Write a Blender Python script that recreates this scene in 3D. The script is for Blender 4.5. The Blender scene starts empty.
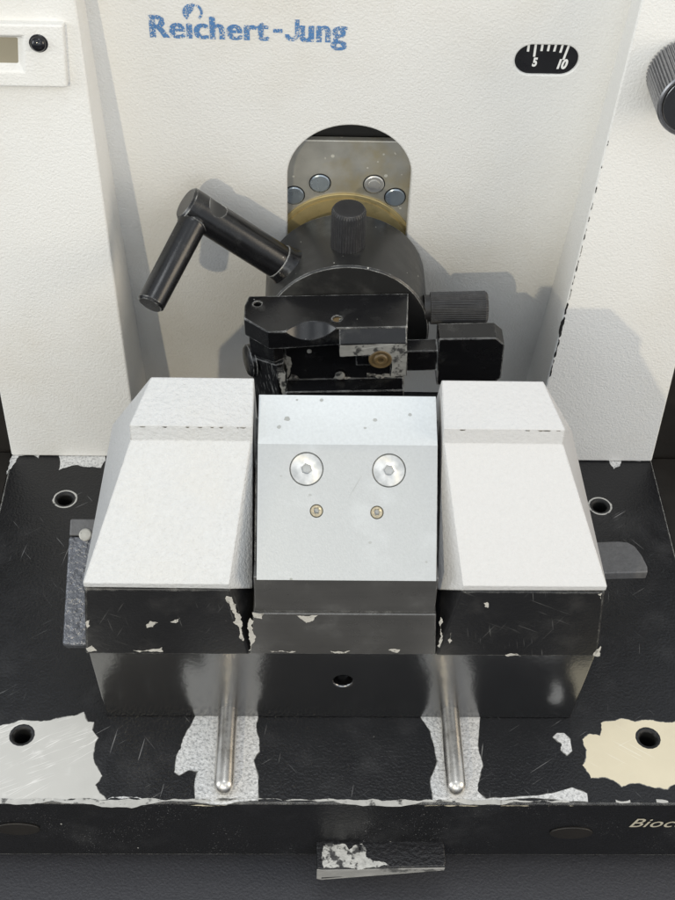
import bpy, bmesh, math, random
from mathutils import Vector, Matrix, noise as mnoise

# ------------------------------------------------------------------ basics
S = 0.00125                        # one drawing unit in metres
SC = bpy.context.scene
COL = SC.collection
random.seed(7)

# camera calibration measured from the photograph (675 x 900 pixels)
F = 1310.0
CX, CY = 337.5, 450.0
CAM = Vector((0, 0, 400))
yv = Vector((-22, -1322, F)).normalized()
dv = Vector((-47, 1300, F)); dv = (dv - yv * dv.dot(yv)).normalized()
zv = -dv
xv = yv.cross(zv)
def ray(px, py):
    d = Vector((px - CX, py - CY, F))
    return Vector((d.dot(xv), d.dot(yv), d.dot(zv)))
def on_plane(px, py, p0, n):
    d = ray(px, py); n = Vector(n); p0 = Vector(p0)
    return CAM + d * ((p0 - CAM).dot(n) / d.dot(n))
def at_z(px, py, z): return on_plane(px, py, (0, 0, z), (0, 0, 1))
def at_y(px, py, y): return on_plane(px, py, (0, y, 0), (0, 1, 0))

KS = 11 / 185.0
KM = -12 / 160.0
def y_side(z): return 391 + KS * z             # front of the two side panels
def y_mid(z): return 430 + KM * (z - 45)       # front of the recessed middle panel
def on_mid(px, py): return on_plane(px, py, (0, y_mid(0), 0), (0, 1, -KM))
def on_side(px, py): return on_plane(px, py, (0, 391, 0), (0, 1, -KS))

# ------------------------------------------------------------------ materials
class N:
    def __init__(s, name):
        s.m = bpy.data.materials.new(name); s.m.use_nodes = True
        s.t = s.m.node_tree; s.t.nodes.clear()
        s.out = s.n('ShaderNodeOutputMaterial')
    def n(s, typ, **kw):
        nd = s.t.nodes.new(typ)
        for k, v in kw.items():
            if k.startswith('i_'):
                key = k[2:]
                key = int(key) if key.isdigit() else key.replace('_', ' ')
                if hasattr(v, 'is_output') or isinstance(v, bpy.types.NodeSocket): s.t.links.new(v, nd.inputs[key])
                else: nd.inputs[key].default_value = v
            else: setattr(nd, k, v)
        return nd
    def l(s, a, b): s.t.links.new(a, b)
    def math(s, op, a, b=0.0, clamp=False):
        return s.n('ShaderNodeMath', operation=op, use_clamp=clamp, i_0=a, i_1=b).outputs[0]
    def step(s, v, lo, hi):
        return s.n('ShaderNodeMapRange', interpolation_type='SMOOTHSTEP', i_0=v, i_1=lo, i_2=hi).outputs[0]
    def mix(s, f, a, b):
        nd = s.n('ShaderNodeMix', data_type='RGBA')
        for idx, v in ((0, f), (6, a), (7, b)):
            if isinstance(v, bpy.types.NodeSocket): s.l(v, nd.inputs[idx])
            elif idx == 0: nd.inputs[0].default_value = v
            else: nd.inputs[idx].default_value = (*v, 1) if len(v) == 3 else v
        return nd.outputs[2]
    def noise(s, scale, detail=3, rough=.55, vec=None, dist=0.0):
        return s.n('ShaderNodeTexNoise', i_Vector=vec or s.co, i_Scale=scale, i_Detail=detail, i_Roughness=rough, i_Distortion=dist).outputs[0]
    @property
    def co(s):
        if not hasattr(s, '_c'): s._c = s.n('ShaderNodeTexCoord').outputs['Object']
        return s._c

def material(name, col, rough=.4, metal=0.0, var=.12, var_scale=60, bump=(), wear=None, specks=None,
             rough_var=.12, stretch=None, smudge=None, spec=.5, grain=None, coat=0, ior=1.5, scratch=None):
    """bump: [(scale, distance)]; wear: (colour, radius, lo, hi, noise scale); specks: (colour, scale, size)"""
    k = N(name)
    base = k.mix(k.noise(var_scale, 4), [c * (1 - var) for c in col], [min(1, c * (1 + var)) for c in col])
    rg = k.math('ADD', rough - rough_var, k.math('MULTIPLY', k.noise(var_scale * 2.3, 4), rough_var * 2))
    met = metal
    if grain:                                   # fine directional brushing
        mp = k.n('ShaderNodeMapping', i_Vector=k.co); mp.inputs['Scale'].default_value = grain
        g = k.noise(1.0, 3, .6, mp.outputs[0])
        base = k.mix(k.math('MULTIPLY', k.step(g, .3, .7), .35), base, [c * .62 for c in col])
    if smudge:
        sm = k.step(k.noise(smudge[1], 5, .62), smudge[2], smudge[3])
        base = k.mix(k.math('MULTIPLY', sm, smudge[4]), base, smudge[0])
    if specks:
        vo = k.n('ShaderNodeTexVoronoi', i_Vector=k.co, i_Scale=specks[1])
        keep = k.math('GREATER_THAN', k.noise(specks[1] * .21, 2), specks[3] if len(specks) > 3 else .55)
        sz = k.math('MULTIPLY', k.n('ShaderNodeSeparateColor', i_0=vo.outputs['Color']).outputs[0], specks[2])
        mk = k.math('MULTIPLY', k.math('LESS_THAN', vo.outputs['Distance'], sz), keep)
        base = k.mix(mk, base, specks[0])
    if scratch:                                 # hair-thin scratches in two directions: (colour, amount, [euler angles], threshold)
        for q, an in enumerate(scratch[2]):
            mp = k.n('ShaderNodeMapping', vector_type='TEXTURE', i_Vector=k.co)
            mp.inputs['Rotation'].default_value = an; mp.inputs['Scale'].default_value = (1 / 40, 1 / 1600, 1 / 1600); mp.inputs['Location'].default_value = (q * .31, q * .77, .13)
            mk = k.step(k.noise(1.0, 2, .5, mp.outputs[0]), scratch[3], scratch[3] + .05)
            mk = k.math('MULTIPLY', mk, k.step(k.noise(45, 2, .5), .46, .60))
            base = k.mix(k.math('MULTIPLY', mk, scratch[1]), base, scratch[0])
    if wear:
        bv = k.n('ShaderNodeBevel', samples=6); bv.inputs[0].default_value = wear[1] * S
        ge = k.n('ShaderNodeNewGeometry')
        d = k.n('ShaderNodeVectorMath', operation='DOT_PRODUCT'); k.l(bv.outputs[0], d.inputs[0]); k.l(ge.outputs['Normal'], d.inputs[1])
        e = k.math('SUBTRACT', 1.0, d.outputs['Value'])
        nz = k.math('MULTIPLY', k.math('SUBTRACT', k.noise(wear[4], 5, .65), .5), wear[5] if len(wear) > 5 else .5)
        mk = k.step(k.math('ADD', e, k.math('MULTIPLY', nz, k.step(e, 0.005, .05))), wear[2], wear[3])
        base = k.mix(mk, base, wear[0])
        rg = k.math('ADD', rg, k.math('MULTIPLY', mk, .45 - rough), True)
    b = k.n('ShaderNodeBsdfPrincipled', i_Base_Color=base, i_Roughness=rg, i_Metallic=met)
    b.inputs['Specular IOR Level'].default_value = spec
    b.inputs['IOR'].default_value = ior
    b.inputs['Coat Weight'].default_value = coat
    b.inputs['Coat Roughness'].default_value = .2
    prev = None
    for sc, dist in bump:
        bp = k.n('ShaderNodeBump', i_Height=k.noise(sc, 3, .5), i_Distance=dist * S, i_Strength=1.0)
        if prev: k.l(prev, bp.inputs['Normal'])
        prev = bp.outputs[0]
    if prev: k.l(prev, b.inputs['Normal'])
    k.l(b.outputs[0], k.out.inputs[0])
    return k.m

CHIP = (.55, .54, .50)
M = {}
M['panel_paint'] = material('panel paint', (.762, .757, .735), .5, var=.03, var_scale=25, bump=[(900, .24), (2000, .10)],
        wear=((.05, .05, .05), 1.5, .16, .24, 200, .6), smudge=((.62, .575, .49), 11, .42, .80, .45), specks=((.25, .24, .22), 60, .03, .62))
M['guard_paint'] = material('guard paint', (.585, .59, .59), .46, var=.10, var_scale=520, bump=[(640, .46), (1500, .14)],
        wear=((.24, .23, .21), 1.1, .115, .17, 240, .36), specks=((.35, .34, .32), 130, .035, .6), smudge=((.60, .585, .55), 26, .5, .8, .5))
M['guard_smooth'] = material('smoother guard paint', (.59, .585, .58), .44, var=.05, var_scale=600, bump=[(620, .26), (1500, .08)],
        wear=((.24, .23, .21), 1.1, .115, .17, 240, .36), specks=((.35, .34, .32), 130, .035, .6), smudge=((.60, .585, .55), 26, .5, .8, .5))
M['black_enamel'] = material('black enamel', (.010, .010, .011), .38, var=.3, bump=[(650, .10)], scratch=((.26, .26, .25), .3, [(0, .5, 0), (0, -1.1, 0), (0, 1.4, 0)], .69),
        wear=(CHIP, 1.7, .10, .2, 200, .55), specks=((.5, .5, .48), 150, .06, .57), smudge=((.07, .068, .065), 40, .5, .8, .5))
M['plate_enamel'] = material('plate enamel', (.0075, .0076, .0088), .34, var=.3, bump=[(800, .26), (220, .05)], scratch=((.4, .4, .4), .5, [(0, 0, .6), (0, 0, -.9), (0, 0, 1.4)], .70),
        wear=((.58, .57, .54), 1.6, .10, .22, 160, .5), specks=((.55, .54, .5), 125, .055, .56), smudge=((.05, .05, .052), 30, .5, .8, .5))
M['black_gloss'] = material('black gloss', (.003, .003, .0035), .20, var=.3, rough_var=.03, ior=2.75, bump=[(420, .05)],
        wear=((.3, .3, .29), .7, .18, .3, 200, .6), specks=((.4, .4, .38), 90, .03, .64))
M['black_anodised'] = material('black anodised', (.008, .008, .009), .25, var=.35, rough_var=.12, bump=[(1500, .02)],
        wear=((.68, .68, .66), 1.2, .10, .19, 170, .62), specks=((.5, .49, .46), 230, .07, .5), smudge=((.10, .10, .095), 70, .55, .85, .55))
M['black_knurl'] = material('black knurl', (.022, .022, .024), .45, var=.35, wear=((.2, .2, .2), .3, .1, .3, 400, .6), specks=((.5, .5, .47), 250, .05, .56))
M['grey_knurl'] = material('grey knurl', (.30, .30, .31), .34, metal=.85, var=.35, var_scale=500)
M['brushed_black'] = material('brushed black', (.012, .012, .013), .32, var=.35, scratch=((.4, .4, .38), .45, [(0, 1.45, 0), (0, 1.3, 0)], .62), wear=((.62, .62, .6), 1.0, .08, .17, 330, .36))
M['worn_jaw'] = material('worn jaw', (.50, .49, .45), .5, metal=.15, var=.3, var_scale=300, grain=(90, 90, 900), smudge=((.05, .05, .05), 220, .52, .62, .9))
M['debris'] = material('wax debris', (.45, .44, .40), .7, var=.4, var_scale=500, smudge=((.03, .03, .03), 260, .47, .58, .95), bump=[(500, .3)])
M['bare_metal'] = material('bare metal', (.72, .72, .715), .42, metal=.25, var=.22, var_scale=420, bump=[(700, .4)], smudge=((.34, .345, .35), 800, .46, .64, .75))
M['scraped_metal'] = material('scraped metal', (.55, .545, .52), .5, metal=.1, var=.07, var_scale=70, scratch=((.80, .79, .77), .8, [(0, 0, .62), (0, 0, .40)], .62), smudge=((.82, .81, .80), 90, .55, .75, .4), bump=[(250, .04)])
M['primer'] = material('grey primer', (.20, .20, .19), .6, var=.4, var_scale=400)
M['rubbed'] = material('rubbed edge', (.50, .495, .47), .45, metal=.2, var=.3, var_scale=250, smudge=((.05, .05, .05), 180, .55, .65, .9))
M['cream_patch'] = material('cream patch', (.66, .60, .455), .55, scratch=((.80, .77, .68), .7, [(0, 0, -.6), (0, 0, .5)], .66), var=.06, var_scale=80, smudge=((.55, .49, .38), 60, .55, .8, .35), bump=[(200, .04)])  # plain cream tone for the right patch and the front edge strips
M['anodised_silver'] = material('anodised silver', (.455, .47, .475), .42, metal=.22, var=.09, var_scale=900, rough_var=.06, bump=[(1400, .05)], scratch=((.36, .37, .37), .45, [(0, 0.6, .6), (0, -1.0, -.2)], .69),
        specks=((.30, .31, .29), 95, .07, .52), wear=((.45, .45, .44), .6, .18, .3, 200, .4), smudge=((.6, .625, .635), 60, .5, .8, .4))
M['steel'] = material('steel', (.66, .65, .62), .34, metal=.75, var=.12, var_scale=250)
M['rod_steel'] = material('rod steel', (.66, .63, .58), .30, metal=1.0, var=.22, var_scale=300, smudge=((.2, .17, .13), 160, .5, .8, .5))
M['brass'] = material('brass', (.56, .45, .22), .38, metal=.5, var=.18, var_scale=150, smudge=((.25, .2, .1), 160, .55, .75, .4))
M['brown_wax'] = material('brown wax', (.17, .115, .05), .5, var=.4, var_scale=500)
M['plated'] = material('plated steel', (.47, .465, .43), .38, metal=.5, var=.35, var_scale=90, specks=((.80, .78, .70), 230, .22, .48),
        smudge=((.46, .37, .17), 22, .42, .66, .75))
M['blue_grey'] = material('blue grey plug', (.36, .42, .48), .30, metal=.7, var=.25, var_scale=160, specks=((.8, .8, .78), 260, .08, .5))  # bluish reflection painted into the plugs' base colour
M['dark_brushed'] = material('dark brushed', (.060, .058, .055), .30, var=.3, rough_var=.1, ior=2.0, grain=(30, 30, 900), wear=((.6, .6, .58), .95, .1, .22, 330, .5),
        smudge=((.14, .14, .135), 60, .5, .85, .6), specks=((.5, .5, .48), 150, .05, .55))
M['hole_black'] = material('hole black', (.006, .006, .006), .6, var=.2)
M['worn_lever'] = material('worn lever', (.014, .014, .016), .4, var=.3, bump=[(600, .6)], wear=((.50, .50, .48), .9, .09, .2, 160, .4))
M['worn_lever_top'] = material('worn lever top', (.50, .50, .48), .5, var=.4, var_scale=300, smudge=((.03, .03, .032), 230, .48, .58, .95), bump=[(500, .4)])
M['side_black'] = material('side black', (.014, .012, .010), .45, var=.3, bump=[(300, .08)])
M['hammertone'] = material('hammertone', (.135, .14, .155), .30, metal=.5, var=.35, var_scale=420, bump=[(430, 1.1)], wear=((.62, .62, .60), 1.2, .12, .2, 200, .4))
M['grey_paint'] = material('grey paint', (.115, .115, .118), .5, var=.3, var_scale=400, bump=[(700, .25)], wear=((.5, .5, .5), .8, .08, .16, 200, .2))
M['worn_rim'] = material('worn rim', (.34, .335, .32), .5, var=.35, var_scale=120, smudge=((.06, .06, .06), 90, .55, .65, .8), bump=[(300, .3)])
M['old_chip'] = material('old chip', (.16, .145, .12), .6, var=.3, var_scale=400)
M['chip'] = material('chipped paint', (.52, .50, .455), .55, var=.3, var_scale=350, smudge=((.12, .115, .10), 420, .56, .66, .8), bump=[(500, .25)])
M['dial_black'] = material('dial black', (.010, .010, .012), .3, var=.3, specks=((.35, .33, .33), 240, .05, .6))
M['print_white'] = material('printed white', (.80, .80, .78), .5, var=.05)
M['print_gold'] = material('printed pale gold', (.50, .46, .36), .45, var=.15)
M['lcd'] = material('display glass', (.30, .27, .20), .2, var=.12, var_scale=90)
M['lens'] = material('dark lens', (.008, .008, .010), .08, var=.1)
M['table'] = material('table', (.043, .044, .051), .5, var=.25, var_scale=900, bump=[(900, .25)], specks=((.12, .12, .13), 200, .05, .6))
def ink():
    k = N('worn blue ink')
    nz = k.math('ADD', k.math('MULTIPLY', k.noise(1500, 3, .6), .75), k.math('MULTIPLY', k.noise(160, 3), .25))
    b = k.n('ShaderNodeBsdfPrincipled', i_Roughness=.5, i_Base_Color=k.mix(k.noise(900, 2), (.06, .17, .40), (.12, .27, .52)))
    tr = k.n('ShaderNodeBsdfTransparent')
    mx = k.n('ShaderNodeMixShader', i_0=k.step(nz, .43, .51))
    k.l(tr.outputs[0], mx.inputs[1]); k.l(b.outputs[0], mx.inputs[2]); k.l(mx.outputs[0], k.out.inputs[0])
    return k.m
M['ink'] = ink()
def turned():                      # concentric turning marks on the flat screw heads
    k = N('turned steel')
    nz = k.noise(170, 3)
    b = k.n('ShaderNodeBsdfPrincipled', i_Metallic=.8, i_Roughness=.30, i_Anisotropic=.7,
            i_Base_Color=k.mix(k.step(nz, .35, .65), (.52, .52, .50), (.74, .73, .70)))
    tg = k.n('ShaderNodeTangent', direction_type='RADIAL', axis='Z'); k.l(tg.outputs[0], b.inputs['Tangent'])
    k.l(b.outputs[0], k.out.inputs[0]); return k.m
M['turned'] = turned()
M['socket'] = material('socket steel', (.16, .155, .145), .4, metal=.9, var=.3, var_scale=600)
M['stain'] = material('stain', (.37, .38, .37), .5, var=.2)
M['dusty_black'] = material('dusty black', (.017, .017, .017), .34, var=.35, bump=[(1500, .03)], wear=((.66, .66, .64), .9, .10, .2, 170, .55), specks=((.55, .54, .5), 200, .10, .50), smudge=((.085, .085, .08), 55, .48, .8, .7))

# ------------------------------------------------------------------ geometry helpers
class G:
    """collects shapes (in drawing units) that become ONE mesh object"""
    def __init__(s): s.v, s.f, s.mi = [], [], []
    def add(s, vs, fs, mi=0):
        o = len(s.v); s.v += [Vector(v) for v in vs]
        s.f += [[i + o for i in f] for f in fs]; s.mi += [mi] * len(fs); return s
    def hexa(s, b, t, mi=0):       # bottom four, top four (same order)
        return s.add(list(b) + list(t), [(3, 2, 1, 0), (4, 5, 6, 7), (0, 1, 5, 4), (1, 2, 6, 5), (2, 3, 7, 6), (3, 0, 4, 7)], mi)
    def box(s, x0, x1, y0, y1, z0, z1, mi=0):
        return s.hexa([(x0, y0, z0), (x1, y0, z0), (x1, y1, z0), (x0, y1, z0)], [(x0, y0, z1), (x1, y0, z1), (x1, y1, z1), (x0, y1, z1)], mi)
    def prism(s, A, B, mi=0):      # two matching rings of points
        n = len(A)
        return s.add(list(A) + list(B), [tuple(range(n - 1, -1, -1)), tuple(range(n, 2 * n))] + [(i, (i + 1) % n, n + (i + 1) % n, n + i) for i in range(n)], mi)
    def sheet(s, pts, mi=0): return s.add(pts, [tuple(range(len(pts)))], mi)
    def lathe(s, p0, axis, prof, n=48, teeth=0, mi=0):
        """prof: (distance along axis, radius, tooth depth)"""
        p0 = Vector(p0); a = Vector(axis).normalized()
        u = a.orthogonal().normalized(); w = a.cross(u)
        if teeth: n = teeth * 4
        vs, fs = [], []
        for pr in prof:
            t, r = pr[0], pr[1]; dp = pr[2] if len(pr) > 2 else 0
            for i in range(n):
                rr = r - (dp if teeth and i % 4 >= 2 else 0)
                an = 2 * math.pi * i / n
                vs.append(p0 + a * t + (u * math.cos(an) + w * math.sin(an)) * rr)
        for j in range(len(prof) - 1):
            for i in range(n):
                fs.append((j * n + i, j * n + (i + 1) % n, (j + 1) * n + (i + 1) % n, (j + 1) * n + i))
        fs.append(tuple(range(n - 1, -1, -1))); fs.append(tuple((len(prof) - 1) * n + i for i in range(n)))
        return s.add(vs, fs, mi)
    def cyl(s, p0, p1, r, ch=.6, n=48, mi=0):
        d = (Vector(p1) - Vector(p0)); L = d.length
        return s.lathe(p0, d, [(0, r - ch), (ch, r), (L - ch, r), (L, r - ch)], n, mi=mi)
    def move(s, mtx): s.v = [mtx @ v for v in s.v]; return s
    def build(s, name, mats, parent=None, bevel=0, seg=2, smooth=38, label=None, cuts=None):
        me = bpy.data.meshes.new(name)
        off = Vector((0, 0, 0))
        p = parent
        while p: off += p.location; p = p.parent
        bm = bmesh.new()
        vv = [bm.verts.new(v * S - off) for v in s.v]
        for f, mi in zip(s.f, s.mi):
            try:
                fc = bm.faces.new([vv[i] for i in f]); fc.material_index = mi
            except ValueError: pass
        bmesh.ops.recalc_face_normals(bm, faces=bm.faces)
        bm.to_mesh(me); bm.free()
        for m in (mats if isinstance(mats, (list, tuple)) else [mats]): me.materials.append(m)
        o = bpy.data.objects.new(name, me); COL.objects.link(o)
        if parent: o.parent = parent
        if cuts:
            tmp = []
            for c in cuts:
                co = c.build('cutter', M['hole_black'], parent, smooth=0); tmp.append(co)
                md = o.modifiers.new('cut', 'BOOLEAN'); md.object = co; md.solver = 'EXACT'; md.operation = 'DIFFERENCE'
            bpy.context.view_layer.update()
            dg = bpy.context.evaluated_depsgraph_get()
            nm = bpy.data.meshes.new_from_object(o.evaluated_get(dg)); o.modifiers.clear(); o.data = nm; nm.name = name
            for c in tmp: bpy.data.objects.remove(c)
        me = o.data
        if smooth:
            for pl in me.polygons: pl.use_smooth = True
            me.set_sharp_from_angle(angle=math.radians(smooth))
        if bevel:
            b = o.modifiers.new('bevel', 'BEVEL'); b.width = bevel * S; b.segments = seg
            b.limit_method = 'ANGLE'; b.angle_limit = math.radians(32); b.harden_normals = True
        if label: o['label'] = label
        return o

def thing(name, label, cat, loc, group=None):
    o = bpy.data.objects.new(name, None); COL.objects.link(o)
    o.location = Vector(loc) * S; o.empty_display_size = .02
    o['label'] = label; o['category'] = cat
    if group: o['group'] = group
    return o

def ragged(pts, amp, depth=4, sx=None):
    """fractal outline: a chipped edge between the measured corners"""
    pts = [Vector(p) for p in pts]
    for _ in range(depth):
        out = []
        for i, a in enumerate(pts):
            b = pts[(i + 1) % len(pts)]; d = b - a
            out.append(a)
            if d.length > .45:
                nrm = Vector((-d.y, d.x, 0)) if abs(d.z) < 1e-6 else Vector((-d.z, 0, d.x))
                out.append((a + b) / 2 + nrm * random.uniform(-amp, amp))
        pts = out
    return pts

def text_mesh(body, size, offset=0, shear=0, space=1.0):
    cu = bpy.data.curves.new('lettering', 'FONT'); cu.body = body; cu.size = size
    cu.offset = offset; cu.shear = shear; cu.space_character = space
    o = bpy.data.objects.new('lettering', cu); COL.objects.link(o)
    bpy.context.view_layer.update()
    me = bpy.data.meshes.new_from_object(o.evaluated_get(bpy.context.evaluated_depsgraph_get()))
    vs = [v.co.copy() for v in me.vertices]; fs = [tuple(p.vertices) for p in me.polygons]
    bpy.data.objects.remove(o); bpy.data.curves.remove(cu); bpy.data.meshes.remove(me)
    x0 = min(v.x for v in vs); x1 = max(v.x for v in vs); y0 = min(v.y for v in vs); y1 = max(v.y for v in vs)
    return vs, fs, (x0, x1, y0, y1)

# ------------------------------------------------------------------ the setting
TZ = -45
tb = G().box(-900, 900, -700, 1100, TZ - 30, TZ)
t_ob = tb.build('table', M['table'])
t_ob['kind'] = 'structure'

# ------------------------------------------------------------------ the microtome housing
HOUSE = thing('microtome', 'white microtome housing with blue lettering, recessed middle panel and chipped black base plate', 'microtome', (14, 330, TZ))

# base plate: black enamel with the paint chipped to bare metal
pl = G().box(-123.6, 150, 227.6, 444, -36, 0)
holes = []
for px, py in ((65, 499), (600, 506), (22, 735), (648, 738)):
    p = at_z(px, py, 0)
    holes.append(G().lathe((p.x, p.y, -12), (0, 0, 1), [(0, 2.9), (11.2, 2.9), (13, 4.4)], 40))
plate = pl.build('base_plate', [M['plate_enamel'], M['hole_black']], HOUSE, bevel=.7, cuts=holes,
                 label='black base plate with paint chipped to bare metal')
# paint-free islands belong to the plate: same mesh data would be cut by the bevel, so they are a joined sheet
from mathutils.geometry import delaunay_2d_cdt
def island(pts, amp, name, mat, label=None, hole=None, parent=None, layer=False):
    rp = ragged(pts, amp, 5)
    flat_y = abs(rp[0].y - rp[1].y) < 1e-6 and abs(rp[0].y - rp[-1].y) < 1e-6     # lies on an upright face
    k = (lambda p: Vector((p.x, p.z))) if flat_y else (lambda p: Vector((p.x, p.y)))
    pl_ = [k(p) for p in rp]; n = len(pl_)
    if layer:                                     # the primer coat showing as a thin uneven border
        ctr = sum(pl_, Vector((0, 0))) / n; bo = []
        ar = sum(pl_[i].x * pl_[(i + 1) % n].y - pl_[(i + 1) % n].x * pl_[i].y for i in range(n))
        for i in range(n):
            t = pl_[(i + 3) % n] - pl_[i - 3]
            nn = Vector((t.y, -t.x)).normalized() * (1 if ar > 0 else -1) if t.length > 1e-6 else Vector((0, 0))
            q = pl_[i] + nn * max(.05, .22 + .3 * mnoise.noise(Vector((pl_[i].x * .35, pl_[i].y * .35, 3))))
            bo.append(q)
        e2 = [(i, (i + 1) % n) for i in range(n)]
        if hole:
            bo += [Vector((hole[0].x + (hole[1] + .1) * math.cos(t), hole[0].y + (hole[1] + .1) * math.sin(t))) for t in [i * math.pi / 16 for i in range(32)]]
            e2 += [(n + i, n + (i + 1) % 32) for i in range(32)]
        v2, _, f2 = delaunay_2d_cdt(bo, e2, [], 1, 1e-5)[:3]
        f2 = [f for f in f2 if not hole or (sum((v2[i] for i in f), Vector((0, 0))) / len(f) - Vector((hole[0].x, hole[0].y))).length > hole[1]]
        G().add([Vector((p.x, p.y, rp[0].z - .06)) for p in v2], [tuple(f) for f in f2]).build('primer_layer', M['primer'], HOUSE, smooth=0)
    ed = [(i, (i + 1) % n) for i in range(n)]
    if hole:                                      # leave the screw hole open
        c, rad = hole
        pl_ += [Vector((c.x + rad * math.cos(t), c.y + rad * math.sin(t))) for t in [i * math.pi / 16 for i in range(32)]]
        ed += [(n + i, n + (i + 1) % 32) for i in range(32)]
    vo, _, fo = delaunay_2d_cdt(pl_, ed, [], 1, 1e-5)[:3]
    if hole: fo = [f for f in fo if (sum((vo[i] for i in f), Vector((0, 0))) / len(f) - Vector((c.x, c.y))).length > rad * .98]
    w = (lambda p: Vector((p.x, rp[0].y, p.y))) if flat_y else (lambda p: Vector((p.x, p.y, rp[0].z)))
    return G().add([w(p) for p in vo], [tuple(f) for f in fo]).build(name, mat, parent or HOUSE, label=label, smooth=0)
zz = .13
def fl(pts): return [at_z(x, y, zz) for x, y in pts]
h3, h4 = at_z(22, 735, zz), at_z(648, 738, zz)
P1 = fl([(-26, 726), (0, 726), (18, 721), (36, 721), (56, 718.5), (74, 716), (84, 712), (88, 722), (94, 722), (92, 730), (98, 738), (94, 748), (95, 764), (102, 776), (95, 785), (106, 799.5), (60, 800.5), (-30, 800.5)])
island(P1, .09, 'bare_patch', M['scraped_metal'], 'large scratched light bare patch round a screw hole', (h3, 4.5), None, True)
P5 = fl([(601, 723), (620, 719), (635, 722), (650, 720), (663, 722), (685, 719), (684, 778), (667.5, 789), (637, 783), (622, 786.7), (605, 777), (591, 778), (582.6, 765), (587, 750), (582.6, 739.4), (590, 734), (600, 736)])
island(P5, .1, 'bare_patch', M['cream_patch'], 'cream chipped patch round a screw hole', (h4, 4.5), None, True)
P2 = fl([(195.6, 716), (187, 731), (181, 748), (174.5, 772), (179, 775), (189, 770), (198.5, 771), (194.7, 783), (194.7, 800.6), (258, 800.6), (258, 777), (253.5, 760), (259, 752), (259, 738.5), (256, 727), (258, 716)])
P3 = fl([(420.6, 716), (430.7, 731), (438, 761), (431, 778.5), (433, 801.2), (588, 801.6), (587, 793.6), (571.8, 787.6), (551.6, 793.6), (530, 796), (506, 797.7), (486, 799), (477.6, 791), (482.6, 766), (477.6, 746), (480, 716)])
P4 = fl([(557, 733), (564, 733), (570, 739), (572, 751), (567, 755), (561, 750), (562, 744), (553, 737)])
P4b = fl([(106, 799.8), (113, 797), (125, 798.5), (137, 797), (145, 799.8)])
P6 = fl([(14.5, 451.5), (6.7, 474.7), (16, 462), (19, 456), (29, 454), (38.5, 458.3), (39.5, 453)])
P6b = fl([(58, 452.5), (58.8, 470), (78, 465), (101, 468), (106, 452.5)])
P7 = fl([(609, 459.5), (622, 459.5), (620, 466), (614, 469)])
P8 = fl([(628, 459), (648, 459), (640, 461.5)])
for p, am in ((P2, .07), (P3, .055), (P4, .12), (P4b, .09), (P6, .12), (P6b, .09), (P7, .12), (P8, .1)): island(p, am, 'bare_patch', M['bare_metal'], layer=p in (P2, P3, P4))
for x0, x1, d in ((187, 228, 7), (424, 482, 6), (500, 530, 4), (548, 574, 7)):
    a = at_y(x0, 804, 227.6); b = at_y(x1, 804, 227.6)
    ring = [Vector((a.x, 227.45, -1.0)), Vector((b.x, 227.45, -1.0)), Vector((b.x - .6, 227.45, -1.0 - d * .42)), Vector((a.x + .4, 227.45, -1.0 - d * .42))]
    island(ring, .04, 'rubbed_edge', M['cream_patch'])
n = 46
for x0, x1 in ((-120, -84), (-83, -30), (-29, 52), (53, 92), (108, 113), (122, 126)):
    m_ = max(3, int((x1 - x0) / 3))
    up = [Vector((x0 + (x1 - x0) * i / m_, 229.0 + random.uniform(-.5, .5), zz + .08)) for i in range(m_ + 1)]
    island([Vector((x0, 228.2, zz + .08)), Vector((x1, 228.2, zz + .08))] + up[::-1], .06, 'rubbed_edge', M['rubbed'])
for px, py in ((65, 499), (600, 506)):
    p = at_z(px, py, .06)
    A_ = [Vector((p.x + 4.3 * math.cos(t), p.y + 4.3 * math.sin(t), .06)) for t in [i * math.pi / 20 for i in range(40)]]
    B_ = [Vector((p.x + (5.0 + .35 * mnoise.noise(Vector((math.cos(t) * 3, math.sin(t) * 3, px)))) * math.cos(t), p.y + 5.0 * math.sin(t), .06)) for t in [i * math.pi / 20 for i in range(40)]]
    G().add(A_ + B_, [(i, (i + 1) % 40, 40 + (i + 1) % 40, 40 + i) for i in range(40)]).build('worn_rim', M['rubbed'], HOUSE, smooth=0)
# oval plugs on the front edge, lettering and the lever
for px, py in ((18, 828), (571, 832)):
    c = at_y(px, py, 227.6)
    a = [Vector((c.x + 7.6 * math.cos(t), 227.7, c.z + 3.9 * math.sin(t))) for t in [i * math.pi / 20 for i in range(40)]]
    b = [Vector((p.x, 226.9, p.z)) for p in a]
    G().prism(a, b).build('plug', M['side_black'], HOUSE, bevel=.3)
vs, fs, (x0, x1, y0, y1) = text_mesh('Biocut', 1, .004, .35, 1.05)
pa = at_y(629, 826.5, 227.5); cap = 5.6
sx = 23.5 / (x1 - x0)
ym = max(v.y for v in vs)
G().add([Vector((pa.x + (v.x - x0) * sx, 227.42, pa.z - .2 + v.y / ym * cap)) for v in vs], fs).build('lettering', M['print_gold'], HOUSE, label='pale italic Biocut lettering', smooth=0)
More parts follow.
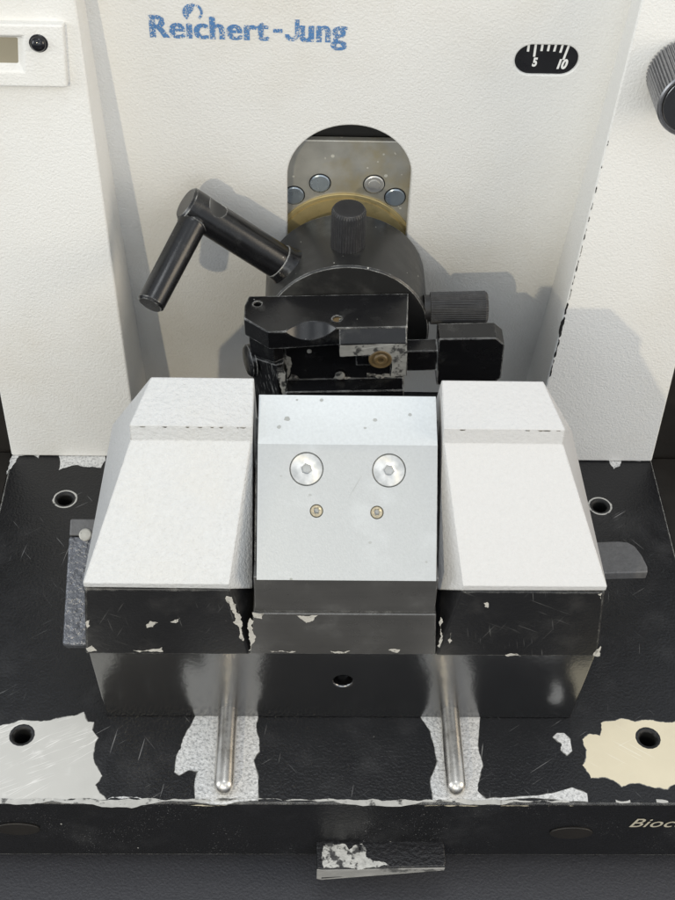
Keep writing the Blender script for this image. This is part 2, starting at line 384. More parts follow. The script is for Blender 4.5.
# lever under the front edge
zt = -26.2
g = G()
top = [at_z(317, 868, zt), at_z(322, 869, zt), at_z(445, 866.5, zt), at_z(446, 862, zt), Vector((51.2, 230, zt)), Vector((6.0, 230, zt))]
low = [Vector((p.x, p.y + .6, zt - (8.8 if p.x < 20 else 3.6))) for p in top]
g.prism(low, top)
rim = [top[0], top[1], top[2], low[2], low[1], low[0]]
lev = g.build('front_lever', M['worn_lever'], HOUSE, bevel=.6, label='small black lever with paint worn off at its left end')
g = G()
def lz(pts): return [at_z(x, y, zt + .12) for x, y in pts]
g.sheet(ragged(lz([(323, 846), (331, 843.2), (345, 844), (349, 850), (355, 845), (362, 843.5), (367, 850), (366, 857), (373, 861), (384, 862), (390, 866), (376, 867.8), (350, 867.8), (324, 868), (321.5, 858)]), .13))
g.build('worn_paint', M['worn_lever_top'], lev, smooth=0)
G().prism([p + Vector((0, -.05, -.5 if i < 3 else 0)) for i, p in enumerate(rim)], [p + Vector((0, -.35, -.5 if i < 3 else .2)) for i, p in enumerate(rim)]).build('lever_rim', M['worn_rim'], lev, bevel=.12)
# black flanks beside the plate and behind the panels
for x0, x1 in ((-190, -124.2), (150.6, 215)): G().box(x0, x1, 229, 395.5, -36, -2).build('side_flank', M['side_black'], HOUSE, bevel=.6)
g = G()
for x0, x1 in ((-175, -124.2), (150.6, 200)): g.box(x0, x1, 396, 446, -36, 262)
g.box(-175, 200, 446.3, 500, -36, 262)
g.build('rear_housing', M['side_black'], HOUSE, bevel=.8)

# recessed middle panel with arched opening and dial window
g = G()
za, zb = .2, 262
g.hexa([(-78, y_mid(za), za), (112, y_mid(za), za), (112, y_mid(za) + 5, za), (-78, y_mid(za) + 5, za)],
       [(-78, y_mid(zb), zb), (112, y_mid(zb), zb), (112, y_mid(zb) + 5, zb), (-78, y_mid(zb) + 5, zb)])
def extrude_y(ring, y0, y1): return G().prism([Vector((x, y0, z)) for x, z in ring], [Vector((x, y1, z)) for x, z in ring])
AX, AR, AT = 16.7, 23.6, 142.8
arch = [(AX + AR * math.cos(t), AT - AR + AR * math.sin(t)) for t in [i * math.pi / 40 for i in range(41)]] + [(AX - AR, 30), (AX + AR, 30)]
DX, DZ, DW, DH = 84.4, 171.4, 11.2, 5.9
stad = [(DX + (DW - DH) + DH * math.cos(t), DZ + DH * math.sin(t)) for t in [-math.pi / 2 + i * math.pi / 20 for i in range(21)]] + \
       [(DX - (DW - DH) + DH * math.cos(t), DZ + DH * math.sin(t)) for t in [math.pi / 2 + i * math.pi / 20 for i in range(21)]]
g.build('middle_panel', M['panel_paint'], HOUSE, bevel=.7, cuts=[extrude_y(arch, 400, 450), extrude_y(stad, 400, 450)],
        label='recessed white middle panel with arched opening')
# side panels
def side_panel(xi_t, xi_b, xo, draft, zt_=262):
    a = [Vector((xo, y_side(.2), .2)), Vector((xi_b, y_side(.2), .2)), Vector((xi_t, y_side(zt_), zt_)), Vector((xo, y_side(zt_), zt_))]
    b = [Vector((p.x + (draft if abs(p.x - xo) > 5 else 0), 445.8, p.z)) for p in a]
    return G().prism(a, b)
side_panel(-76.6, -69.4, -123.6, -.6).build('side_panel', M['panel_paint'], HOUSE, bevel=.9, label='white side panel with display bezel')
side_panel(112.5, 96.0, 150, 3.5).build('side_panel', M['panel_paint'], HOUSE, bevel=.9, label='white side panel with knurled knob')
sidep = [o for o in HOUSE.children if o.name.startswith('side_panel')][1]
for z0_, z1_, w_ in ((150, 152.5, .5), (141, 142.5, .4), (131, 134, .5), (124, 127.5, .45), (119, 121.5, .6), (111, 116.5, .5), (103.5, 109, .55), (97, 102.5, .6), (91, 95.8, .5), (84, 89.5, .6), (77, 83, .75), (66, 76.3, .8), (56, 65.4, .85), (46, 55.2, .8)):
    pts_ = [(z0_, .55), (z1_, .55), (z1_ - .8, .55 + w_ * .7), ((z0_ + z1_) / 2, .55 + w_ * .45), (z0_ + .6, .55 + w_ * .7)]
    g = G(); ring_ = [Vector((96.0 + 16.5 * z / 262 + dx, y_side(z) - .12, z)) for z, dx in pts_]
    ring_ = ragged(ring_, .08, 4)
    g.sheet([Vector((p.x, y_side(p.z) - .12, p.z)) for p in ring_]).build('paint_chip', M['hole_black'], sidep, smooth=0)
# lettering on the middle panel
def panel_pt(x, z, lift=.16): return Vector((x, y_mid(z) - lift, z))
g = G()
for word, lx0, lx1 in (('Re\u0131chert', -54.0, -13.0), ('ung', -2.6, 13.4)):
    vs, fs, (x0, x1, y0, y1) = text_mesh(word, 1, .008, 0, 1.06)
    sx = (lx1 - lx0) / (x1 - x0); capu = max(v.y for v in vs) if word[0] == 'R' else max(v.y for v in vs) * 1.36
    for q, dx in enumerate((-.42, 0, .42)):      # overlaid strokes make the heavy face
        g.add([panel_pt(lx0 + .4 + (v.x - x0) * sx * .98 + dx, 177.9 - (lx0 + 54 + (v.x - x0) * sx) * .012 + v.y / capu * 8.4 + (.12 if q % 2 else -.05), .16 + .004 * q) for v in vs], fs)
hook = [(-5.1 + 2.5 * math.cos(math.radians(a)), 179.9 + 2.7 * math.sin(math.radians(a))) for a in range(180, 361, 15)]
hook_in = [(-5.1 + 1.0 * math.cos(math.radians(a)), 179.9 + 1.0 * math.sin(math.radians(a))) for a in range(360, 179, -15)]
h = len(hook)
g.sheet([panel_pt(x, z) for x, z in hook + [(-2.6, 185.6), (-4.1, 185.6)] + hook_in])
g.sheet([panel_pt(x, z) for x, z in ((-11.6, 180.4), (-8.4, 180.4), (-8.4, 181.9), (-11.6, 181.9))])
# the emblem in place of the i dot: a slanted leaf, half solid and half outline
ex, ez = -38.9, 187.6
arc = lambda r, a0, a1, n, ox=0, oz=0: [(ex + ox + r * math.cos(math.radians(a0 + (a1 - a0) * i / n)), ez + oz + r * math.sin(math.radians(a0 + (a1 - a0) * i / n))) for i in range(n + 1)]
leaf = arc(3.4, 70, 235, 16) + [(ex - 1.4, ez - 1.6), (ex + .2, ez + .8)]
g.sheet([panel_pt(x, z) for x, z in leaf])
outer = arc(3.5, 62, -48, 14); inner = arc(2.6, -48, 62, 14)
g.sheet([panel_pt(x, z) for x, z in outer + inner])
g.build('logo_lettering', M['ink'], HOUSE, label='worn blue Reichert-Jung lettering', smooth=0)
# dial scale behind its window
yd = y_mid(DZ) + 1.4
dial = extrude_y([(DX - 14, DZ - 9), (DX + 14, DZ - 9), (DX + 14, DZ + 9), (DX - 14, DZ + 9)], yd, yd + 2).build('dial', M['dial_black'], HOUSE, label='black dial scale marked 5 and 10')
g = G()
for i, (px, ln, lean) in enumerate(((185, 3.5, 0), (240, 5.4, 0), (295, 3.2, .1), (350, 3.2, .2), (405, 3.3, .35), (460, 3.7, .5), (513, 6.4, 1.1))):
    x = on_mid(505 + px / 7.94, 50).x + .25; h = .42
    z1 = DZ + 7.0; z0 = z1 - ln - 1.0
    g.sheet([(x - h, yd - .1, z1), (x + h, yd - .1, z1), (x + h - lean * 1.4, yd - .1, z0), (x - h - lean * 1.4, yd - .1, z0)])
def digits(s, xa, zb_, w, h, sh):
    v, f, (a, b, c, d) = text_mesh(s, 1, .05, sh, .95)
    g.add([Vector((xa + (p.x - a) / (b - a) * w, yd - .12, zb_ + (p.y - c) / (d - c) * h)) for p in v], f)
digits('5', 79.6, 168.2, 1.8, 3.5, .1)
digits('10', 88.5, 167.4, 3.8, 3.9, .25)
g.build('scale_marks', M['print_white'], dial, smooth=0)
# what is seen through the arched opening
yp = 432
g = G().box(-14, 46, yp, yp + 3, 20, 130.6)
back = g.build('carrier_plate', M['plated'], HOUSE, bevel=.5, label='stained yellowish plated carrier plate with screw plugs')
for i, (px, py) in enumerate(((320, 183), (294, 195), (374, 184), (395, 197))):
    c = at_y(px, py, yp)
    gg = G().lathe((c.x, yp + .5, c.z), (0, -1, 0), [(0, 3.9), (1.0, 3.9), (1.25, 3.5)], 40)
    G().lathe((c.x, yp + .3, c.z), (0, -1, 0), [(0, 4.3), (.45, 4.3)], 40).build('plug_gap', M['hole_black'], back)
    if i == 2:
        gg.lathe((c.x, yp - .4, c.z), (0, -1, 0), [(0, 2.6), (.8, 2.2), (1.0, .2)], 20)
        gg.build('plate_screw', M['steel'], back, smooth=15)
    else: gg.build('screw_plug', M['blue_grey'], back, smooth=15)
G().lathe((15.5, 432.4, 77.5), (0, -1, 0), [(0, 29.6), (1.2, 29.6), (1.4, 29.4), (1.4, 28.2), (.9, 28.0), (.9, 27.6), (1.5, 27.4), (1.5, 8)], 96).build('brass_ring', M['brass'], HOUSE)
G().box(-20, 52, 436, 445.5, 10, 160).build('cavity', M['hole_black'], HOUSE)
# display bezel on the left panel
def side_pt(x, z, lift): return Vector((x, y_side(z) - lift, z))
ring = [(-122, 170.2), (-80.4, 170.2), (-79.3, 192.2), (-122, 192.2)]
g = G().prism([side_pt(x, z, -1) for x, z in ring], [side_pt(x, z, 3.0) for x, z in ring])
w_out = [(-119, 175.4), (-93.6, 175.4), (-91.8, 188.8), (-119, 188.8)]; w_in = [(-119, 177.6), (-96.2, 177.6), (-95.2, 186.7), (-119, 186.7)]
rec = G().prism([side_pt(x, z, .3) for x, z in w_in], [side_pt(x + (1.2 if x > -110 else 0) * 0, z, 3.8) for x, z in w_out])
bez = g.build('display_bezel', M['panel_paint'], HOUSE, bevel=.8, cuts=[rec])
G().prism([side_pt(x, z, .2) for x, z in w_in], [side_pt(x, z, .55) for x, z in w_in]).build('display', M['lcd'], bez)
c = side_pt(-88.1, 186.0, 2.8)
G().lathe(c, (0, -1, KS), [(0, 3.1), (.4, 3.1), (.5, 2.7), (1.5, 2.5), (2.3, 1.7), (2.6, .5)], 32).build('indicator_lamp', M['lens'], bez, smooth=60)
# knurled knob on the right panel
kc = Vector((127.3, y_side(180) - .2, 178.3)); R = 12.4
kb = G().lathe(kc, (0, -1, 0), [(0, R - 1, 0), (.3, R, .7), (20.6, R, .7), (20.7, R, 0), (21.3, R - .4, 0), (21.3, R - .9, 0), (20.4, R - 1.1, 0), (20.4, R - 1.6, 0)], teeth=58).build('adjustment_knob', M['grey_knurl'], HOUSE, smooth=30)
G().lathe(kc + Vector((0, -20.2, 0)), (0, -1, 0), [(0, R - 1.5), (.5, R - 1.6), (.9, R - 2.0)], 64).build('knob_cap', M['black_gloss'], kb)

# ------------------------------------------------------------------ the specimen clamp
OC = Vector((16.5, 400, 60))
CL = thing('specimen_clamp', 'black specimen clamp with bent handle in front of arched opening', 'clamp', (16.5, 400, 40))
RC = Vector((16.5, 0, 71)); RR = 32
g = G().lathe((16.5, 424, 71.4), (0, -1, 0), [(0, RR - .8), (.8, RR), (33.3, RR), (34.0, RR - .6), (34.0, 5)], 128)
g.lathe((16.5, 430, 71), (0, -1, 0), [(0, 22), (8, 22)], 96)
g.build('round_body', M['dusty_black'], CL, label='thick round black body')
a0 = Vector((16.5, 404, 71)); ae = Vector((-44.0, 404, 120.9)); ad = (ae - a0).normalized()
a_in = Vector((-9.0, 404, 94.0))
g = G().cyl(a_in - ad * 6, ae, 6.7, .9)
arm = g.build('handle_arm', M['black_anodised'], CL, cuts=[G().lathe(ae - ad * 10.0 + Vector((.635, 0, .77)) * 9.6 + Vector((0, -10, 0)), (0, 1, 0), [(0, 4.6), (24, 4.6)], 32)], bevel=.25)
G().lathe(a_in - ad * 5.5, ad, [(0, 9.6), (2.4, 8.0), (4.6, 7.3), (6.6, 7.15), (7.0, 6.9), (7.0, 6)], 48).build('arm_collar', M['black_anodised'], arm)
gs = ae - ad * 6.2; gt = Vector((-55.3, 368.6, 101.2)); gd = (gt - gs).normalized()
g = G().lathe(gs, gd, [(0, 5.0), (5.6, 5.0), (6.0, 5.5), (7.0, 5.6), (7.6, 5.3), ((gt - gs).length - .8, 5.05), ((gt - gs).length, 4.3)], 48)
g.build('handle_grip', M['black_anodised'], CL)
KC = Vector((16.2, 404, 96))
g = G().lathe(KC, (0, 0, 1), [(0, 6.2, 0), (5, 6.2, 0), (5.1, 6.5, .3), (22.2, 6.5, .3), (23.4, 5.8, .1), (23.5, 5.4, 0), (23.0, 1.0, 0)], teeth=40)
kn = g.build('locking_knob', M['black_knurl'], CL, smooth=30)
rot = Matrix.Translation((14, 0, 75)) @ Matrix.Rotation(math.radians(-2.2), 4, 'Y') @ Matrix.Translation((-14, 0, -75))
# knurled knob to the right
g = G().lathe((46.5, 395, 78.6), (1, 0, 0), [(0, 5.2, 0), (2.2, 5.2, 0), (2.4, 6.2, .3), (23.4, 6.4, .3), (24.3, 5.6, .1), (24.4, 5.2, 0)], teeth=40).move(rot)
g.build('side_knob', M['black_knurl'], CL, smooth=30)
# upper jaw plate with its groove
def jz(ring, z0, z1): return G().prism([Vector((x, y, z0)) for x, y in ring], [Vector((x, y, z1)) for x, y in ring])
jt = 90.4
ring = [(-20.4, 389.6), (39.9, 389.6), (38.6, 370.0), (13.0, 370.0), (-7.4, 368.4), (-12.6, 368.4), (-21.8, 376.6), (-21.8, 384)]
gn = Vector((0, -1, 1)).normalized(); ga = Vector((0, -1, -1)).normalized()
groove = G().lathe(Vector((2.9, 369.4, 90.4)) + gn * (14.6 - 3.7) - ga * 20, ga, [(0, 14.6), (40, 14.6)], 96)
j = jz(ring, 82.2, jt).move(rot)
jaw = j.build('upper_jaw', M['black_anodised'], CL, bevel=.35, cuts=[groove, G().lathe((12.8, 375.5, 85), (0, 0, 1), [(0, 1.7), (10, 1.7)], 24).move(rot), G().lathe((-17.0, 385.0, 87), (0, 0, 1), [(0, 1.5), (10, 1.5)], 24).move(rot)])
G().lathe((12.8, 375.5, 87), (0, 0, 1), [(0, 1.8), (2.5, 1.8)], 24).move(rot).build('jaw_pin', M['brown_wax'], jaw)
# jaw body: back block with ledge, and the left cheek
body = G().box(-7.4, 38.4, 377, 389.4, 40, 82)
body.box(-7.4, 38.0, 369.6, 376.8, 40, 59.2)
jb = body.move(rot).build('jaw_body', M['black_anodised'], CL, bevel=.3)
jz([(-20.4, 388), (-20.4, 376.6), (-11.2, 371.6), (-7.6, 374), (-7.6, 388)], 72.4, 82.1).move(rot).build('jaw_cheek', M['black_anodised'], CL, bevel=.3)
jz([(-20.0, 388), (-20.0, 375.6), (-10.4, 370.6), (-7.6, 372.0), (-7.6, 388)], 40, 72.2).move(rot).build('jaw_cheek', M['brushed_black'], CL, bevel=.3)
G().lathe((-19.5, 379, 66.4), (-1, -.35, 0), [(0, 6.4), (1.6, 6.4), (2.6, 5.4), (2.9, 3)], 40).build('jaw_knob', M['black_anodised'], CL)
for y, z, rr in ((376.9, 73.5, .9), (369.5, 50.5, 1.2)): G().lathe((2.0 if z > 60 else 9.0, y, z), (0, -1, 0), [(-.5, rr), (.3, rr), (.5, rr * .6)], 20).move(rot).build('jaw_pin', M['worn_jaw'], CL)
for pts in ([(-7.3, 72), (-5.2, 70.6), (-5.0, 66), (-6.6, 60), (-7.3, 60)], [(-5.2, 62), (-3.0, 61), (-2.2, 59.6), (-6.5, 59.6)], [(12, 61.2), (15, 60.2), (18, 59.5), (11, 59.5)], [(24, 62), (28, 61.0), (34, 60.4), (35, 59.5), (24, 59.5)]):
    g = G().sheet(ragged([Vector((x, 376.85, z)) for x, z in pts], .16, 4)).move(rot).build('wax_residue', M['debris'], jb, smooth=0)
for pts in ([(-10.2, 71.6), (-8.0, 71), (-7.7, 60), (-8.6, 49), (-9.8, 49), (-9.0, 60)],):
    G().sheet(ragged([Vector((x, 370.3, z)) for x, z in pts], .12, 4)).move(rot).build('wax_residue', M['debris'], jb, smooth=0)
# right cheek: bevelled, worn bright
g = G()
prof = [(370.2, 90.1), (366.0, 86.0), (365.8, 80.0), (372, 80.0), (376, 90.1)]
g.prism([Vector((13.4, y, z)) for y, z in prof], [Vector((38.3, y, z)) for y, z in prof])
g.box(32.2, 38.6, 365.9, 376.6, 69.6, 80.2)
rc = g.move(rot).build('clamping_cheek', [M['black_anodised']], CL, bevel=.35)
g = G().sheet(ragged([Vector((x, 365.68, z)) for x, z in ((13.6, 85.8), (38.2, 85.8), (38.4, 81), (38.4, 70), (32.6, 70), (32.6, 79), (24, 81), (17, 80.4), (13.6, 80.3))], .04, 3))
g.move(rot).build('worn_face', M['worn_jaw'], rc, smooth=0)
G().box(19.5, 30.6, 368, 377, 73.6, 79.6).move(rot).build('slide_block', M['black_anodised'], CL, bevel=.35)
c = Vector((28.6, 366.4, 78.4))
G().lathe(c, (0, -1, 0), [(-1, 4.4), (.6, 4.4), (1.0, 3.9), (.7, 2.6), (1.3, 2.2), (1.3, 1.3), (.5, 1.1)], 40).move(rot).build('clamp_screw', M['brown_wax'], CL, label='brass nut stained brown')
c = Vector((13.5, 376.2, 61.6))
G().lathe(c, (0, -1, 0), [(0, 1.9), (.5, 1.9), (.7, 1.4)], 24).move(rot).build('jaw_pin', M['debris'], CL)
# flat thumb key
g = G().box(37.5, 51, 374.5, 381.5, 64.6, 74.6)
def key_ring(y, ch):
    x0, x1, z0, z1 = 50.6, 75.6, 57.2, 80.6
    return [Vector(p) for p in ((x0 + ch, y, z0), (x1 - 3, y, z0), (x1, y, z0 + 3.2), (x1, y, z1 - 3.4), (x1 - 3.4, y, z1), (x0 + ch, y, z1), (x0, y, z1 - .5), (x0, y, z0 + .5))]
g.prism(key_ring(383.5, .4), key_ring(374.2, .4))
g.move(rot).build('thumb_key', M['black_anodised'], CL, bevel=.5)

# ------------------------------------------------------------------ the knife holder
XC = 14.1
KH = thing('knife_holder', 'knife holder with two sloping white guards and silver clamping plate on black base', 'knife holder', (XC, 300, 0))
def mx(x): return 2 * XC - x
g = G().hexa([(-69.2, 262, .2), (97.2, 262, .2), (95.5, 342, .2), (-67.4, 342, .2)], [(-71.6, 262, 39.2), (100.2, 262, 39.2), (97.4, 342, 39.2), (-69.4, 342, 39.2)])
g.build('base_block', M['black_gloss'], KH, bevel=.8, cuts=[G().lathe((14.6, 270, 22.2), (0, -1, 0), [(0, 3.2), (10, 3.2), (5.0 + 5, 3.2)], 32)])
# side blocks: the black band under each white guard
def side_block(m):
    f = (lambda x: mx(x)) if m else (lambda x: x)
    bot = [(f(-72.0), 260.8, 38.9), (f(-17.4), 260.8, 38.9), (f(-15.8), 264.4, 38.9), (f(-15.8), 336, 38.9), (f(-69.4), 336, 38.9)]
    top = [(f(-68.6), 260.8, 73.6), (f(-23.0), 260.8, 73.6), (f(-15.8), 272.0, 73.6), (f(-15.8), 334, 75.4), (f(-66.8), 334, 75.4)]
    g = G().prism(bot, top)
    return g
def chips(pxs, y, parent, amp=.15):
    for pts in pxs: island([at_y(x, yy, y) for x, yy in pts], amp, 'paint_chip', M['chip'], parent=parent)
sb = side_block(0).build('side_block', M['black_enamel'], KH, bevel=.7, label='black side block with a long pale chip')
chips([[(226.5, 596), (232, 597), (236, 612), (242, 634), (243.5, 641), (239, 637), (233, 622), (230, 606)], [(146, 625), (150, 621), (158, 622.5), (153, 627), (147, 628)],
       [(170, 622), (180, 618), (176, 623)], [(133, 650.5), (150, 649.5), (162, 647), (163, 652), (140, 652.4)], [(86, 622), (89.5, 620), (90, 626), (87, 629)], [(86, 648), (92, 645), (97, 651), (88, 652)]], 260.68, sb)
sb = side_block(1).build('side_block', M['black_enamel'], KH, bevel=.7)
chips([[(484, 603), (487, 602), (488, 608), (485, 607)], [(505, 655), (517, 653.6), (521, 656), (508, 656.6)], [(598, 594), (602, 593), (601, 599)], [(595, 651), (601, 646), (600, 656), (593, 656)], [(448, 640), (451, 633), (452, 641), (449, 644)]], 260.68, sb)
# front steps between the side blocks
g = G()
xa, xb = -15.6, mx(-15.6)
xl, xr = -17.2, mx(-17.2)
g.hexa([(xl, 261.2, 39), (xr, 261.2, 39), (xr, 300, 39), (xl, 300, 39)], [(xa, 261.2, 61.0), (xb, 261.2, 61.0), (xb, 300, 61.0), (xa, 300, 61.0)])
g.hexa([(xa + .4, 262.0, 61.2), (xb - .4, 262.0, 61.2), (xb - .4, 300, 61.2), (xa + .4, 300, 61.2)], [(xa + .4, 263.0, 77.4), (xb - .4, 263.0, 77.4), (xb - .4, 300, 77.4), (xa + .4, 300, 77.4)])
fs_ = g.build('front_step', M['dark_brushed'], KH, bevel=.4)
chips([[(252, 612.5), (264, 613), (262, 619), (254, 617.5)], [(296, 615), (318, 615), (313, 621), (306, 623)], [(330, 651), (350, 650.6), (346, 653), (334, 653)], [(388, 650), (400, 649.5), (398, 652.6)], [(250, 618), (254, 621), (252, 630), (255, 640), (251, 650), (248.5, 651), (249.5, 632)], [(441, 617), (443, 622), (442, 633), (444, 646), (440.5, 651), (439.5, 640), (440.5, 630)], [(270, 651), (296, 651.2), (290, 652.8), (272, 652.6)]], 261.08, fs_)
# inner core that carries the clamping plate
pr = [(266, 74), (293, 101), (303, 109), (304, 107), (304, 40), (266, 40)]
G().prism([Vector((-15.2, y, z)) for y, z in pr], [Vector((mx(-15.2), y, z)) for y, z in pr]).build('core', M['black_anodised'], KH, bevel=.3)
# the white guards
def guard(m):
    f = (lambda x: mx(x)) if m else (lambda x: x)
    V = {k: Vector((f(p[0]), p[1], p[2])) for k, p in dict(
        A=(-68.6, 260.4, 76.9), B=(-22.9, 260.4, 76.9), E=(-15.9, 267.2, 66.4),
        C=(-54.3, 292.4, 108.6), D=(-16.6, 292.4, 108.6),
        C2=(-54.2, 293.1, 114.4), D2=(-16.2, 293.1, 114.4),
        T1=(-48.2, 309.0, 120.4), T2=(-15.7, 309.0, 120.4), 
        A0=(-68.6, 260.6, 74.7), B0=(-22.9, 260.6, 74.4), R1=(-67.0, 332, 77.0), R2=(-15.9, 332, 77.0), R1b=(-67.0, 332, 74.7), R2b=(-15.9, 332, 74.6), Db=(-15.9, 292.4, 107.4), D2b=(-15.9,293.1,114.2)).items()}
    names = list(V); idx = {n: i for i, n in enumerate(names)}
    F_ = ['A B D C', 'B E Db D', 'C D D2 C2', 'D Db D2b D2', 'C2 D2 T2 T1', 'D2 D2b T2', 'T1 T2 R2 R1', 'A C C2 T1 R1', 'R1 R2 R2b R1b', 'A R1 R1b A0', 'A A0 B0 B', 'B B0 E', 'E R2b R2 T2 D2b Db']
    g = G().add([V[n] for n in names], [[idx[n] for n in s.split()] for s in F_])
    g.add([V[n] for n in ('A0', 'B0', 'E', 'R2b', 'R1b')], [(0, 1, 2, 3, 4)])
    return g
def weld(o):
    bm = bmesh.new(); bm.from_mesh(o.data); bmesh.ops.remove_doubles(bm, verts=bm.verts, dist=1e-6); bmesh.ops.recalc_face_normals(bm, faces=bm.faces); bm.to_mesh(o.data); bm.free()
for m, lb in ((0, 'rough white sloping guard, yellowed along its rear'), (1, 'white sloping guard')):
    o = guard(m).build('blade_guard', M['guard_smooth' if m else 'guard_paint'], KH, bevel=.6); weld(o)
    for i in range(9):                            # paint chipped along the step edge
        x = random.uniform(-53, -18); ln = random.uniform(.5, 2.2); h_ = random.uniform(.25, .5)
        x0_, x1_ = (mx(x + ln), mx(x)) if m else (x, x + ln)
        q = [Vector((xx, 292.92 + .02 * (zz_ - 114), zz_)) for xx, zz_ in ((x0_, 114.1), (x1_, 114.1), (x1_ - ln * .2, 114.1 - h_), (x0_ + ln * .3, 114.1 - h_ * .8))]
        q = [Vector((p.x, 292.92, p.z)) for p in ragged(q, .15, 3)]
        G().sheet(q).build('paint_chip', M['old_chip'], o, smooth=0)
# silver clamping plate
s45 = math.sqrt(.5)
pr = [(261.5, 77.8), (291.8, 108.1), (307.6, 114.6), (308.2, 112.2), (293.5, 105.6), (264.0, 75.4)]
xs0, xs1 = -14.2, 42.5
ax_n = Vector((0, -s45, s45))
def slope_pt(px, py): return on_plane(px, py, (0, 261.5, 77.8), ax_n)
cuts = []
scr = [slope_pt(306.5, 469), slope_pt(389, 470.5)]; sets = [slope_pt(316.5, 511), slope_pt(377, 512.5)]
for c in scr: cuts.append(G().lathe(c - ax_n * 1.2, ax_n, [(0, 5.35), (4, 5.35)], 64))
for c in sets: cuts.append(G().lathe(c - ax_n * 1.6, ax_n, [(0, 2.1), (4, 2.1)], 40))
sp = G().prism([Vector((xs0, y, z)) for y, z in pr], [Vector((xs1, y, z)) for y, z in pr]).build('clamping_plate', M['anodised_silver'], KH, bevel=.35, cuts=cuts, label='silver plate held by two flat screws')
M['lit_silver'] = material('lit silver', (.585, .61, .62), .40, metal=.22, var=.12, var_scale=900, bump=[(1400, .05)])
sp.data.materials.append(M['lit_silver'])
for p_ in sp.data.polygons:                       # strip beyond the bend gets brighter silver, its stronger light painted in
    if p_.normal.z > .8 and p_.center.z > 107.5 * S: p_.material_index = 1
def screw_head(c, r, hexr, name, m, ang=0):
    """flat head with a hex socket; the mesh has its own origin so that the turning marks are concentric"""
    n = 48; e = Vector((1, 0, 0)); w = ax_n.cross(e)
    bm = bmesh.new()
    def rg(rad, z, six=False):
        out = []
        for i in range(n):
            t = 2 * math.pi * i / n
            rr = rad
            if six:
                q = (t + ang) % (math.pi / 3) - math.pi / 6
                rr = rad * math.cos(math.pi / 6) / math.cos(q)
            out.append(bm.verts.new(Vector((rr * math.cos(t), rr * math.sin(t), z)) * S))
        return out
    rings = [rg(r, -1.1), rg(r, -.2), rg(r - .25, .05), rg(hexr * 1.25, .05), rg(hexr, -.15, True), rg(hexr * .97, -1.5, True)]
    for a, b in zip(rings, rings[1:]):
        for i in range(n): bm.faces.new((a[i], a[(i + 1) % n], b[(i + 1) % n], b[i]))
    f = bm.faces.new(rings[-1]); f.material_index = 1
    for fc in bm.faces:
        if fc.calc_center_median().length < hexr * S * .99 and fc.calc_center_median().z < -.1 * S: fc.material_index = 1
    bmesh.ops.recalc_face_normals(bm, faces=bm.faces)
    me = bpy.data.meshes.new(name); bm.to_mesh(me); bm.free()
    me.materials.append(m); me.materials.append(M['socket'])
    for p_ in me.polygons: p_.use_smooth = True
    me.set_sharp_from_angle(angle=math.radians(30))
    o = bpy.data.objects.new(name, me); COL.objects.link(o); o.parent = sp
    mat = Matrix((e, w, ax_n)).transposed().to_4x4()
    mat.translation = (c - ax_n * .1) * S - KH.location
    o.matrix_local = mat
    return o
screw_head(scr[0], 5.15, 1.75, 'countersunk_screw', M['turned'], .3)
screw_head(scr[1], 5.15, 1.75, 'countersunk_screw', M['turned'], .1)
M['set'] = material('set screw', (.42, .37, .27), .4, metal=.7, var=.3, var_scale=500)
for c in sets: screw_head(c - ax_n * .25, 2.0, .95, 'set_screw', M['set'], random.random())
# spots and a scratch on the silver plate
def on_fold(px, py):                 # the upper strip beyond the bend
    return on_plane(px, py, (0, 291.8, 108.1), Vector((0, -(114.6 - 108.1), 307.6 - 291.8)).normalized())
for px, py, rr, up in ((287, 418.8, 1.3, 1), (279, 427, .9, 1), (321.5, 400, .9, 1), (375, 420, .9, 1), (410, 414.7, .8, 1), (365, 428, .6, 1), (297, 400, .5, 1), (310, 495, .6, 0), (370, 542.6, .65, 0), (426.5, 562, .5, 0), (281, 476, .4, 0)):
    c = (on_fold if up else slope_pt)(px, py)
    nn = Vector((0, -(114.6 - 108.1), 307.6 - 291.8)).normalized() if up else ax_n
    w = nn.cross(Vector((1, 0, 0)))
    G().sheet([c + nn * .07 + (Vector((1, 0, 0)) * math.cos(t) * rr * .75 + w * math.sin(t) * rr * .6) * (1 + .35 * mnoise.noise(Vector((math.cos(t) * 1.5, math.sin(t) * 1.5, px)))) for t in [i * math.pi / 10 for i in range(20)]]).build('stain', M['stain'], sp, smooth=0)
a, b = slope_pt(363, 473.6) + ax_n * .07, slope_pt(348, 498.7) + ax_n * .07
G().sheet([a, a.lerp(b, .5) + Vector((.09, 0, 0)), b, a.lerp(b, .5) - Vector((.09, 0, 0))]).build('scratch', M['stain'], sp, smooth=0)
# guide rods along the plate
for px0, px1 in ((223.5, 230), (456.5, 453)):
    a = at_z(px0, 793, 3.4); b = at_z(px1, 716, 3.4)
    tip = Vector((a.x, 229.4, 3.5)); L = 38.6
    G().lathe(tip, (0, 1, 0), [(0, .5), (.12, 1.1), (.5, 1.9), (1.1, 2.6), (2.0, 3.15), (3.0, 3.4), (L, 3.4)], 40).build('guide_rod', M['rod_steel'], KH, smooth=50)
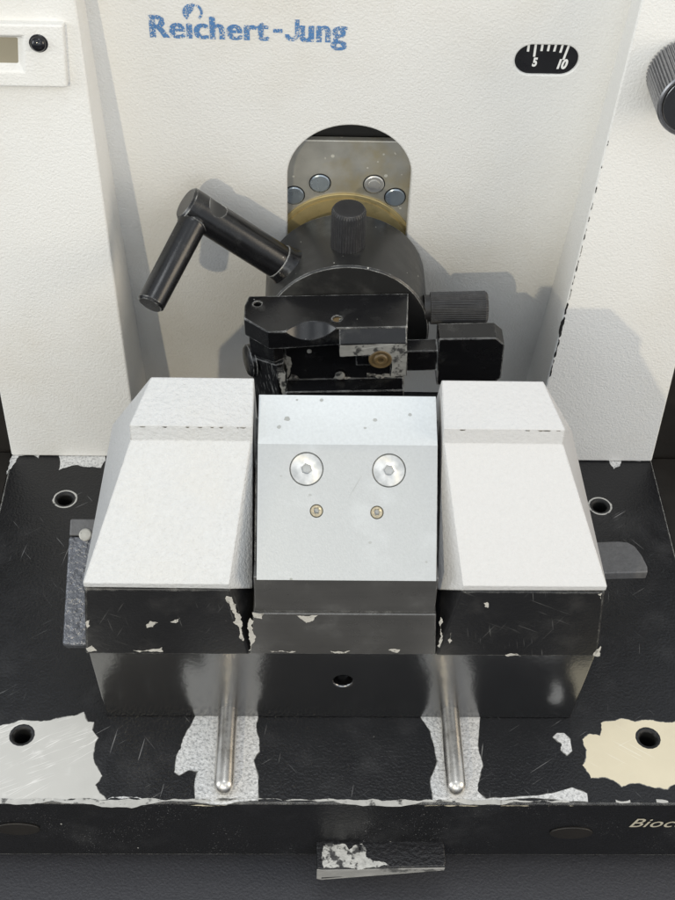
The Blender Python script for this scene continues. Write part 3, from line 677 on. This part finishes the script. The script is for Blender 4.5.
# clamping levers left and right
g = G()
y0, z0, y1, z1 = 264.5, 38.6, 303.0, 59.4
dy, dz = y1 - y0, z1 - z0; L = math.hypot(dy, dz); n_ = Vector((0, -dz / L, dy / L))
def bar(a, b, xl0, xl1, th): # along the incline
    A = [Vector((xl0, y0 + dy * a, z0 + dz * a)), Vector((xl1, y0 + dy * a, z0 + dz * a)), Vector((xl1, y0 + dy * b, z0 + dz * b)), Vector((xl0, y0 + dy * b, z0 + dz * b))]
    return [p - n_ * th for p in A], A
b_, t_ = bar(0, .86, -80.4, -71, 7); g.hexa(b_, t_)
ll = g.build('clamping_lever', M['hammertone'], KH, bevel=1.0, label='grey hammertone lever at the left flank')
b_, t_ = bar(.865, 1.0, -80.2, -71, 5); G().hexa(b_, t_).build('lever_end', M['grey_paint'], ll, bevel=.6)
c = Vector((-74.6, y0 + dy * .87, z0 + dz * .87))
G().lathe(c - n_ * 1, n_, [(0, 2.2), (1.4, 2.2), (1.7, 1.8)], 32).build('lever_screw', M['worn_jaw'], ll, smooth=15)
zr = 31
top = [at_z(590, 573.5, zr), at_z(648, 572, zr) , at_z(647.5, 566, zr), at_z(642, 555, zr), at_z(635, 546, zr), at_z(628, 542, zr), at_z(618, 541, zr), at_z(590, 542, zr)]
low = [Vector((p.x, p.y + .2, zr - 4.2)) for p in top]
G().prism(low, top).build('clamping_lever', M['grey_paint'], KH, bevel=.6, label='short dark grey lever at the right flank')

# ------------------------------------------------------------------ light
W = bpy.data.worlds.new('World'); SC.world = W; W.use_nodes = True
W.node_tree.nodes['Background'].inputs[0].default_value = (.90, .965, 1.04, 1)
W.node_tree.nodes['Background'].inputs[1].default_value = .82
def lamp(name, typ, loc, target, energy, col, **kw):
    d = bpy.data.lights.new(name, typ); d.energy = energy; d.color = col
    for k, v in kw.items(): setattr(d, k, v)
    o = bpy.data.objects.new(name, d); COL.objects.link(o)
    o.location = Vector(loc) * S
    o.rotation_euler = (Vector(target) - Vector(loc)).to_track_quat('-Z', 'Y').to_euler()
    return o
lamp('lamp_key', 'SPOT', (-326, -514, 500), (20, 330, 60), 18, (1.0, .87, .61), shadow_soft_size=.010, spot_size=math.radians(60), spot_blend=.4)
lamp('fill_front', 'AREA', (-330, -260, 760), (10, 380, 90), .7, (.95, .98, 1.0), shape='RECTANGLE', size=.5, size_y=.4)
lamp('fill_front', 'AREA', (360, -220, 760), (10, 380, 90), .7, (.95, .98, 1.0), shape='RECTANGLE', size=.5, size_y=.4)
lamp('fill_front', 'AREA', (80, -640, 420), (10, 380, 90), 2.4, (.95, .98, 1.0), shape='RECTANGLE', size=.8, size_y=.4)  # added low fill that lightens the shadows on the panel
lamp('lamp_overhead', 'AREA', (14, 300, 640), (14, 300, 100), .5, (.95, .98, 1.0), shape='RECTANGLE', size=.22, size_y=.12)
lamp('fill_side', 'AREA', (-740, 130, 360), (0, 330, 70), 2.8, (.96, .99, 1.0), shape='DISK', size=.55)  # added fill, no such lamp there; brightens left-facing sides
lamp('fill_side', 'AREA', (760, 110, 340), (30, 330, 70), 4.2, (1.0, .85, .64), shape='DISK', size=.55)  # added fill for right-facing sides, tinted like the warm light from there

# ------------------------------------------------------------------ camera
cd = bpy.data.cameras.new('camera'); co = bpy.data.objects.new('camera', cd); COL.objects.link(co)
mat = Matrix(((xv.x, -xv.y, -xv.z), (yv.x, -yv.y, -yv.z), (zv.x, -zv.y, -zv.z))).to_4x4()
mat.translation = CAM * S
co.matrix_world = mat
cd.sensor_fit = 'VERTICAL'; cd.sensor_height = 36; cd.sensor_width = 27; cd.lens = F / 900 * 36
cd.clip_start = .01; cd.clip_end = 20
SC.camera = co
SC.view_settings.view_transform = 'Standard'; SC.view_settings.look = 'None'
SC.view_settings.exposure = -.1; SC.view_settings.gamma = 1
